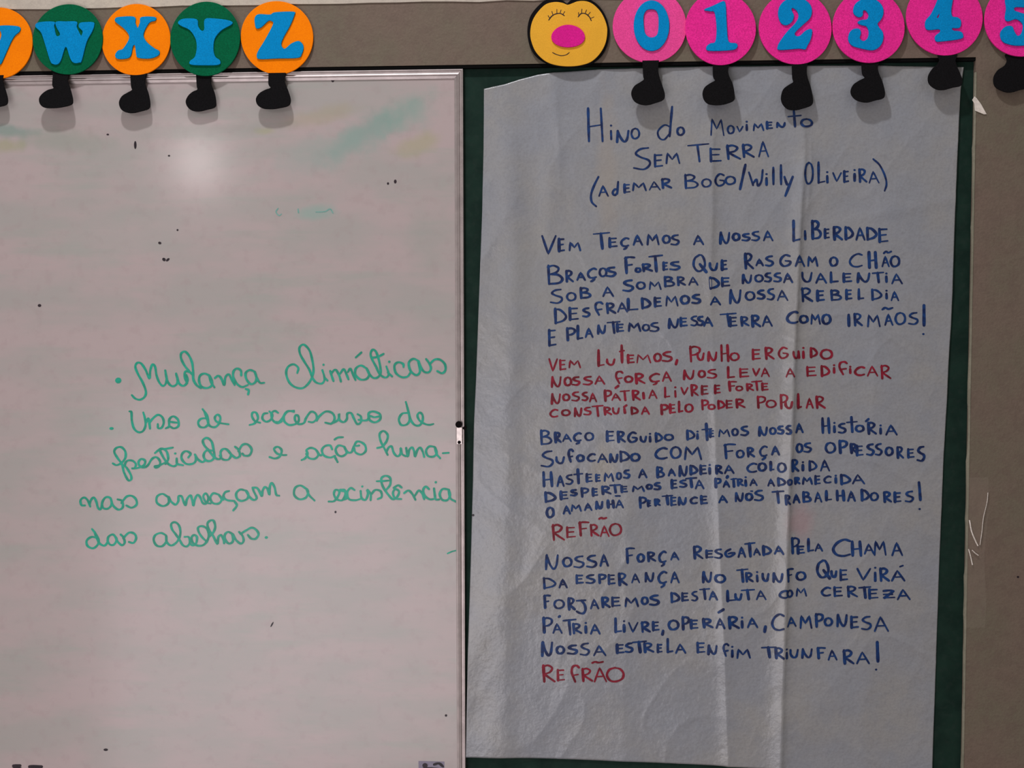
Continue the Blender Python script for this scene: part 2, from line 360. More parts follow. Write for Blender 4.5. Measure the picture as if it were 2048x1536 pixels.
# green cursive writing, traced in crop coordinates: (ox, oy, scale, strokes)
CUR = {
'first line of writing': [
 (210, 690, 5.689, "305,570 345,610 400,622 450,590 465,530 430,430 375,330 345,250 365,205 410,210 460,280 505,380 515,290 540,220 570,250 585,340 615,420 655,465 690,440 700,370 685,290;"
  "685,290 700,370 720,430 755,465 790,465 822,435 822,385 808,325;810,325 830,400 850,445 890,465 925,440 940,395 925,340;"
  "990,320 920,300 905,355 935,435;1040,450 1005,400 1002,300 990,200 955,120 910,75 868,95 865,150 900,225 950,290 1000,345;1000,330 1010,400 1040,455 1090,490;"
  "1185,345 1130,325 1080,350 1070,410 1095,470 1150,490 1205,470 1220,420 1185,345 1205,420 1245,482;1250,375 1290,350 1325,385 1355,455 1370,365 1410,335 1440,390 1475,455;"
  "1550,345 1545,290 1500,268 1462,300 1460,365 1500,440 1560,478 1625,455;1600,500 1635,515 1628,560;1700,300 1645,285 1600,320 1610,390 1660,445 1712,420 1722,360 1700,300 1730,380 1765,430 1812,430"),
 (550, 680, 5.389, "240,355 250,300 200,262 140,290 120,360 150,450 210,505 290,520 350,480 395,410 415,320 400,210 370,110 310,50 265,80 270,150 320,240 370,320 400,400 440,455 500,470 530,440 530,390 510,325;530,400 565,437;"
  "595,335 612,390 630,442;602,365 650,320 690,380 710,447;700,365 740,315 770,370 792,424;785,345 812,310 838,365 868,432;"
  "985,305 925,275 870,310 868,375 920,425 985,420 1015,370 985,305 1015,365 1060,408 1110,400 1138,350 1125,240 1090,130 1052,105 1030,150 1050,215 1090,290 1130,370 1190,405 1225,370 1200,285;1045,192 1110,180 1170,150;1215,350 1262,392;870,188 930,135;"
  "1385,290 1380,258 1330,240 1288,272 1300,350 1360,398 1425,395 1465,345;1545,225 1490,203 1442,245 1460,330 1520,378 1562,340 1545,225 1575,300 1612,345 1660,345 1680,300 1655,240 1628,205;1665,262 1720,212 1780,213 1830,260 1836,325 1800,358 1748,335")],
'second line of writing': [
 (210, 690, 5.689, "278,755 300,765 305,860 330,950 380,992 430,980 460,920 455,840 435,768;470,880 495,835 512,950;500,895 540,840 600,795 650,820 668,880 645,940 605,945 600,900;690,948 728,925 730,850 775,812 830,850 835,920 785,948 735,925;725,870 770,878 830,885;"
  "1160,835 1095,838 1060,880 1080,930 1138,935 1175,890 1160,800 1110,730;1130,760 1160,840 1180,905 1215,932 1262,930 1300,885 1312,825 1282,792 1250,822 1262,865 1310,888 1405,902;"
  "1645,910 1700,892 1740,835 1720,772 1680,770 1672,812 1705,865 1765,885;1850,775 1805,785 1790,835 1830,872 1880,855 1905,800 1870,755;1970,772 1930,750 1895,780 1905,850 1960,890 2010,870"),
 (550, 680, 5.389, "0,882 45,882 80,840 130,775 205,762;205,775 145,765 100,805 97,870 150,915 220,905 255,870 250,820 220,812 215,860 250,905 310,895 335,840 385,775 435,790 450,845 410,885 360,880;450,870 480,820 550,770 620,790 642,850 605,900 540,890;600,905 655,880 685,850 690,795 695,860 740,885 775,850 778,795 820,788 850,845 885,905 925,885 925,825 890,800;"
  "900,860 970,868 1005,850 1010,790 1060,770 1130,800 1132,855 1075,888 1020,862 1020,820 1070,832 1130,822;"
  "1435,785 1370,795 1335,855 1360,915 1420,910 1450,860 1435,760 1410,668;1420,710 1445,800 1470,875 1510,918 1560,918 1590,870 1590,810 1560,782 1535,815 1560,870 1610,902 1660,915 1708,905")],
'third line of writing': [
 (200, 860, 5.689, "145,380 190,400 250,370 290,310 285,240 240,195 185,205 162,250 200,320 250,390 272,480 320,570 355,560 350,510 310,440 282,400 310,350 370,350 408,390 390,435 365,435;365,438 430,432 500,400 512,350 470,330 438,365 452,410 500,427 545,400 590,330 640,310 680,350 680,400 640,430 625,412 680,400 740,372;"
  "745,385 775,330 760,250 720,215 680,222 720,310 770,380 830,412 872,392 872,325;625,262 680,222 760,212 830,200;870,340 880,385 945,402;1005,312 1030,270 980,240 935,270 930,330 980,385 1050,385 1088,350 1085,285;1080,280 1115,335 1165,365 1200,340;"
  "1285,235 1210,235 1178,290 1205,345 1262,350 1300,305 1290,215 1268,130 1215,90 1170,120 1190,180 1240,235 1290,300 1340,332 1375,315 1372,250 1405,215 1450,228 1490,280 1462,335 1400,335 1362,290;1450,228 1500,285 1550,318 1592,290 1575,225 1535,190;1575,240 1620,170 1680,165 1725,220 1702,285 1645,292 1620,268"),
 (520, 860, 4.995, "95,270 150,285 200,260 215,200 175,168 140,190 170,235 225,250 265,250;415,300 450,283 475,240 465,200 510,178 560,200 582,250 545,288 490,280 460,238;560,200 600,252 625,240;720,192 700,155 650,160 618,200 640,255 700,275 750,258;745,265 760,292 775,320;"
  "840,165 785,155 755,195 775,245 820,262 865,228 840,165 875,222 915,220 935,170 965,118 1010,122 1050,155 1055,210 1010,245 955,225 940,180;960,160 990,155;745,95 780,75 830,72;"
  "1170,180 1220,165 1265,110 1275,50 1235,10 1195,40 1205,110 1240,180 1275,248;1265,215 1285,175 1315,165 1335,225 1370,262 1402,240 1405,180 1420,240 1455,262;1460,180 1475,265 1490,200 1520,175 1540,215 1550,265 1570,205 1600,175 1625,215 1640,268;"
  "1745,168 1690,165 1658,210 1680,260 1735,265 1765,228 1745,168 1765,240 1800,282;1825,232 1885,228")],
'fourth line of writing': [
 (140, 960, 5.689, "170,290 130,285 120,230 160,200 200,230 230,302;225,270 240,225 272,200 300,250 318,315 350,330 372,240 412,195 462,210 472,280 432,325 380,320 362,270;462,210 490,290 550,337 600,310 592,240 540,220;585,262 640,192 700,180 750,220 757,280 700,315 640,290;"
  "1110,190 1050,158 990,190 990,260 1060,297 1122,260 1118,190 1150,245 1200,280 1232,240 1235,185 1270,188 1290,240 1315,288 1330,220 1370,175 1390,230 1405,290 1420,220 1450,170 1480,195 1510,260 1550,268 1575,205 1545,152 1515,190 1550,255 1600,268;1690,165 1630,152 1595,205 1625,262 1690,268 1725,220 1690,165 1740,225 1752,190;1812,125 1765,140 1745,190 1790,230 1870,238;1870,242 1898,290 1858,345"),
 (200, 860, 5.689, "1660,690 1595,678 1550,720 1560,780 1610,807 1675,782 1688,730 1660,690 1700,760 1750,797 1782,770 1750,700 1735,655;1735,655 1785,660 1815,700 1840,752 1850,690 1875,650 1905,670 1928,735 1930,655 1950,602 1985,650 2005,735 2040,748"),
 (520, 860, 4.995, "465,590 405,555 350,580 342,650 395,692 458,675 480,620 462,585 490,650 545,705;685,715 740,710 780,660 792,612 755,598 738,640 765,690 820,702 850,650 845,600 800,595;800,605 860,620 865,680 820,702;945,600 905,580 870,625 888,690 950,702 1000,690;1005,610 1015,680 1055,697 1078,640 1070,598 1105,640 1105,700;1110,645 1150,600 1205,612 1215,668 1175,690;"
  "1165,512 1230,510 1285,505;1260,600 1300,545 1300,480 1255,458 1212,485 1225,560 1280,645 1330,692 1375,660 1388,612 1350,592 1328,630 1350,682 1412,690;1335,578 1380,553 1415,575;1440,630 1480,605 1515,630 1552,695;1548,655 1585,605 1620,635 1640,690;1688,590 1655,565 1630,600 1648,660 1695,692 1735,690;1738,585 1745,640 1755,692 1790,695;1885,595 1825,590 1795,640 1820,697 1872,700 1898,650 1885,595 1900,680 1955,715")],
'fifth line of writing': [
 (140, 960, 5.689, "310,660 245,648 190,690 200,750 260,777 312,740 325,680 290,610 250,558;280,600 312,680 340,725 390,747 425,710 435,650 480,620 512,640 530,680 500,735 455,735 425,690;512,640 545,705 592,742 622,710 605,650 575,620;605,662 670,600 730,610 752,660 722,715 668,705"),
 (300, 1010, 6.827, "220,415 150,382 72,412 50,480 90,553 165,562 220,500 220,420 225,500 280,552 340,530 390,470 415,380 395,280 340,235 290,260 300,330 350,400 400,470 445,545 500,567 540,520 530,440 470,435;540,520 580,552 630,520 640,440 605,410 568,440 580,510 640,552 720,550 780,490 802,400 772,320 705,288 655,312 670,380 720,450 780,505;"
  "800,440 860,380 890,300 870,220 830,210 785,250 800,330 860,420 920,532 932,440 970,410 1000,470 1012,522;1125,395 1065,368 1020,410 1030,480 1080,527 1132,492 1125,395 1175,480 1240,527 1277,490 1262,420 1215,368;1235,395 1320,342 1390,310 1450,340 1482,400 1442,460 1380,457 1335,408")],
}
DOTS = {'first line of writing': [(236.5, 761, 6.5, 6), (647, 729.5, 2.4, 2.4), (778.5, 723.5, 2.6, 2.4)],
        'second line of writing': [(223, 857, 4.6, 3)],
        'third line of writing': [(350.4, 907, 2.6, 2.2)],
        'fourth line of writing': [(724.5, 973, 2.4, 2.2), (871.5, 964.5, 2.6, 2.4)],
        'fifth line of writing': [(532.5, 1075, 3.4, 2.8)]}
for nm, parts_ in CUR.items():
    groups = []                                              # strokes gathered into words by their overlap in x
    for (ox, oy, s_, data) in parts_:
        for st in data.split(';'):
            P = [tuple(float(v) for v in p.split(',')) for p in st.split()]
            groups.append([[(ox + x / s_, oy + y / s_) for x, y in P]])
    for d in DOTS[nm]: groups.append([d])
    ext = lambda G: (min(q[0] - (q[2] if len(q) == 4 else 0) for t in G for q in ([t] if isinstance(t, tuple) else t)),
                     max(q[0] + (q[2] if len(q) == 4 else 0) for t in G for q in ([t] if isinstance(t, tuple) else t)))
    groups.sort(key=lambda G: ext(G)[0]); words = []
    for G in groups:
        if words and ext(G)[0] - ext(words[-1])[1] < 12: words[-1] += G
        else: words.append(list(G))
    for G in words:
        k = Ink(surfW)
        for t in G:
            if isinstance(t, tuple): k.dot(*t)
            else: k.stroke(t, 4.3, True, 0.12, 0.2)
        k.build('written_word', M['tealink'], wb, 'green marker writing')
for P in ([(895, 1107), (904, 1103), (912, 1101)], [(914, 1096), (914, 1116)]):
    k = Ink(surfW); k.stroke(P, 3, False); k.build('stray_mark', M['tealink'], wb)
for P in ([(556, 417), (552, 424), (558, 431), (563, 428)], [(596, 418), (597, 425)], [(632, 424), (650, 423), (660, 418), (666, 426)]):
    k = Ink(surfW); k.stroke(P, 2.2, True); k.build('stray_mark', M['fadeink'], wb)
adopt(wb)
for ch in wb.children:
    if ch.name.startswith('sticker'):
        for g in ch.children: g.matrix_parent_inverse = Matrix.Identity(4)

# ------------------------------------------------------------------ the hung paper sheet
rs = np.random.RandomState(11); TAB = rs.rand(256, 256)
def vnoise(x, y):
    xi, yi = np.floor(x).astype(int), np.floor(y).astype(int); fx, fy = x - xi, y - yi
    fx = fx * fx * fx * (fx * (fx * 6 - 15) + 10); fy = fy * fy * fy * (fy * (fy * 6 - 15) + 10)
    g = lambda a, b: TAB[a % 256, b % 256]
    return (g(xi, yi) * (1 - fx) + g(xi + 1, yi) * fx) * (1 - fy) + (g(xi, yi + 1) * (1 - fx) + g(xi + 1, yi + 1) * fx) * fy
def ridge(x, y): return 1 - np.abs(2 * vnoise(x, y) - 1)
FOLD = {}
def hgt(px, py):
    """relief of the sheet in mm (folds, creases, bulges)"""
    px = np.asarray(px, float); py = np.asarray(py, float)
    h = 4.0 * vnoise(px / 230 + 3, py / 330 + 1) + 2.0 * vnoise(px / 90 + 9, py / 140 + 5) + 0.60 * vnoise(px / 38 + 20, py / 48) + 0.14 * vnoise(px / 15, py / 17 + 40)
    # creases across
    u, v = px * 0.83 + py * 0.55, -px * 0.55 + py * 0.83
    h += 0.9 * ridge(u / 210 + 7.3, v / 120 + 2) ** 6 + 0.6 * ridge(v / 160 + 1.3, u / 95 + 4) ** 6
    left = np.clip((1130 - px) / 150, 0, 1)
    h += left * (1.6 * vnoise(px / 60 + py / 140, py / 130 + 8) + 0.8 * ridge(px / 70 - py / 90, py / 200))
    # two loose swells at the left edge and the slack running down from the top fold
    for ys, xs, hl, wl, wr in (([180, 330, 520, 900, 1536], [1012, 1020, 1030, 1012, 1000], [2.0, 5.0, 4.2, 2.4, 2.0], 34, 26),
                               ([260, 380, 560], [1092, 1100, 1096], [0.0, 3.0, 0.0], 22, 22)):
        dd = px - np.interp(py, ys, xs); h += np.interp(py, ys, hl) * np.exp(-np.where(dd < 0, dd / wl, dd / wr) ** 2)
    dd = px - np.interp(py, [230, 300, 380, 460], [1114, 1134, 1186, 1230]); h += np.interp(py, [220, 290, 400, 470], [0, 1.6, 1.0, 0]) * np.where(dd < 0, np.exp(-(dd / 26) ** 2), np.exp(-(dd / 60) ** 2))
    dd = py - np.interp(px, [1640, 1900], [452, 400]); h += 0.9 * np.clip((px - 1640) / 60, 0, 1) * np.exp(-(dd / 14) ** 2)
    # main fold
    c = np.interp(py, [150, 300, 430, 560, 700, 850, 1000, 1150, 1300, 1536], [1603, 1609, 1600, 1594, 1588, 1583, 1577, 1572, 1567, 1560])
    d = px - c; d = np.sign(d) * (np.sqrt(d * d + 6.0) - 2.449); FOLD['d'] = d
    k = np.interp(py, [130, 300, 340, 480, 1536], [0.3, 0.55, 1.1, 1.25, 1.1])
    wv = 1 + 0.25 * (vnoise(py / 40, py * 0) - 0.5)
    h += k * wv * np.where(d < 0, 5.2 * np.exp(-np.abs(d / 16) ** 1.2), 5.2 * np.exp(-np.abs(d / 7))) 
    h += 0.9 * np.exp(-(d / 90) ** 2)
    # second streak at the upper part of the fold
    d2 = px - np.interp(py, [330, 480], [1622, 1610]); h += np.clip((480 - np.abs(py - 360) - 380) / 60, 0, 1) * 1.8 * np.exp(-np.abs(d2 / 7))
    # fainter vertical folds: (points, left width, right width, height)
    for ys, xs, hl, wl, wr in (([130, 260, 430], [1104, 1116, 1122], [0.9, 0.9, 0.0], 30, 12),
                               ([420, 560, 640, 1536], [1424, 1420, 1424, 1450], [1.0, 0.9, 0.35, 0.0], 34, 9),
                               ([640, 900, 1280, 1536], [1424, 1432, 1448, 1456], [0.0, 0.5, 0.8, 0.8], 9, 34),
                               ([130, 1536], [1268, 1245], [0.25, 0.25], 30, 30), ([130, 1536], [1768, 1722], [0.4, 0.4], 40, 40)):
        cc = np.interp(py, ys, xs); kk = np.interp(py, ys, hl); dd = px - cc
        h += 4.2 * kk * np.where(dd < 0, np.exp(-(np.sqrt(dd * dd + 6.0) - 2.449) / wl), np.exp(-(np.sqrt(dd * dd + 6.0) - 2.449) / wr))
    # diagonal crease near the lower right edge
    dd = (py - (1250 - (px - 1790) * 0.35)); h += 0.5 * np.clip((px - 1740) / 70, 0, 1) * np.exp(-np.abs(dd / 16))
    lim = np.interp(py, [130, 235, 330, 400], [5.0, 6.0, 14.0, 40.0]); h = h - 2.2
    return lim * np.tanh(np.maximum(h, 0.15) / lim)
def surfP(P, lift=0.00022):
    P = np.asarray(P, float); h = hgt(P[:, 0], P[:, 1]) * 0.001
    q = at_np(P, -0.0030); q[:, 1] = -0.0012 - h - (lift + 0.00045 * np.exp(-np.abs(FOLD['d']) / 9.0) if lift else 0.0)
    # slide along the view of the plane so the print stays where it is on the sheet
    return q
topx = [968, 985, 1010, 1040, 1075, 1105, 1200, 1360, 1500, 1600, 1750, 1928]; topy = [178, 174, 169, 159, 150, 146, 138.5, 134, 132.5, 131.5, 131, 134]
ly = [178, 300, 420, 600, 760, 850, 960, 1160, 1300, 1400, 1513]; lx = [968, 967, 964.5, 958, 952, 948, 946, 940.5, 936, 934, 932]
ry = [134, 180, 300, 400, 560, 650, 720, 800, 900, 1000, 1150, 1250, 1400, 1536, 1560]; rx = [1928, 1921, 1915, 1911, 1905, 1902, 1897, 1894, 1888, 1884, 1878.5, 1875, 1869.5, 1864, 1863]
nu, nv = 470, 440
UU, VV = np.meshgrid(np.linspace(0, 1, nu), np.linspace(0, 1, nv))
xt = 968 + (1928 - 968) * UU; yt = np.interp(xt, topx, topy)
xb = 932 + (1863 - 932) * UU; yb = 1513 + 42 * UU ** 1.3
yL = 178 + (1513 - 178) * VV; yR = 134 + (1555 - 134) * VV
X = np.interp(yL, ly, lx) * (1 - UU) + np.interp(yR, ry, rx) * UU
Yp = yt * (1 - VV) + yb * VV
V = surfP(np.c_[X.ravel(), Yp.ravel()], 0.0)
F = [(j * nu + i, (j + 1) * nu + i, (j + 1) * nu + i + 1, j * nu + i + 1) for j in range(nv - 1) for i in range(nu - 1)]
poster = mesh('paper_sheet', V, F, M['paper'], None, True)
sm = poster.modifiers.new('paper thickness', 'SOLIDIFY'); sm.thickness = 0.0002; sm.offset = -1
tag(poster, 'large creased white paper sheet of handwritten song verses taped over the green board', 'poster')

GL = {
'A': "L0,1 .42,0 1,1;L.2,.65 .76,.62", 'B': "L.05,0 .1,1;C0,.08 .4,0 .74,.14 .6,.36 .14,.47;C.14,.47 .7,.5 1,.72 .78,.94 .1,1",
'C': "C1,.08 .65,0 .22,.22 0,.6 .2,.92 .6,1 1,.9", 'Ç': "C1,.06 .65,0 .2,.17 0,.42 .2,.68 .6,.73 .98,.66;C.52,.73 .72,.8 .62,.92 .36,1",
'D': "L.05,0 .1,1;C0,.03 .5,.08 1,.5 .75,.82 .05,1", 'E': "L.06,0 .1,1;L0,.05 .9,.02;L.1,.5 .82,.45;L.08,1 1,.93",
'F': "L.08,.03 .18,1;C0,.08 .4,0 1,.02;L.15,.52 .75,.47", 'G': "C.92,.1 .5,0 .1,.3 .02,.7 .35,1 .85,.88 .98,.6 .5,.52",
'g': "C.55,0 .1,.3 0,.65 .2,.98 .6,.95 1,.55 .7,.5 .3,.62", 'H': "L.04,0 .1,1;L.88,0 1,1;L.08,.56 .9,.5", 'I': "L.3,0 .7,1",
'J': "L0,.06 .9,.02;C.5,.04 .82,.35 .9,.7 .7,.95 .35,.95 0,.82", 'L': "L.1,0 .12,.99;L.02,.99 1,.92", 'M': "L.03,1 .1,0 .46,.62 .8,.02 1,1",
'm': "L.05,1 .1,.05;C.1,.05 .25,.3 .45,.75 .55,.4 .72,.02 .88,.4 1,1",
'N': "L.05,1 .1,0;C.1,0 .32,.6 .62,.98 .85,.72 .95,0", 'O': "C.5,0 .15,.15 0,.55 .2,.93 .55,1 .92,.8 1,.42 .8,.1 .45,0",
'P': "L.06,0 .14,1;C0,.14 .4,0 .9,.1 .92,.35 .6,.52 .15,.58", 'Q': "C.45,0 .1,.2 0,.6 .25,.92 .6,.93 .88,.65 .85,.3 .65,.03 .42,0;L.5,.55 1,1",
'R': "L.06,.02 .14,1;C0,.12 .4,0 .78,.16 .6,.42 .14,.54;C.14,.54 .5,.74 1,1", 'S': "C.88,0 .4,.06 .12,.26 .4,.43 .9,.58 .95,.8 .6,1 0,.94",
'T': "L0,.09 1,0;L.46,.06 .56,1", 'U': "C0,0 .05,.6 .4,1 .78,.85 .97,0", 'V': "L0,0 .45,1 1,0", 'Z': "C0,.08 .5,0 .9,.1;L.9,.1 .1,.95;L0,.95 1,.9;L0,.52 .8,.5",
'f': "C1,.12 .7,0 .25,.08 .12,.4 .35,.75 .55,1;L.15,.62 .9,.55", 'i': "L.45,.42 .6,1;D.5,.04", 'l': "L.4,0 .6,1", 't': "L.45,0 .55,1;L0,.36 1,.3",
'd': "C.9,.62 .45,.56 0,.75 .1,.95 .45,1 .85,.8;L1,0 .82,.9", 'w': "C0,.15 .3,.95;C.3,.85 .55,.6 .65,1 .9,.7 1,0", 'y': "C0,0 .3,.38 .5,.4;L1,0 .1,1",
',': "L.85,0 .2,1", '(': "C1,0 .4,.3 .0,.6 .1,.85 .7,1", ')': "C0,0 .5,.2 .9,.55 1,.8 .85,1", '/': "L1,0 0,1", '!': "L.3,0 .7,1", '.': "D.5,.5",
'~': "C0,1 .28,.1 .6,.75 1,.1", '´': "L0,1 1,0", "e": "C.0,.55 .8,.5 .9,.12 .5,0 .1,.3 .1,.8 .5,1 1,.85",
}
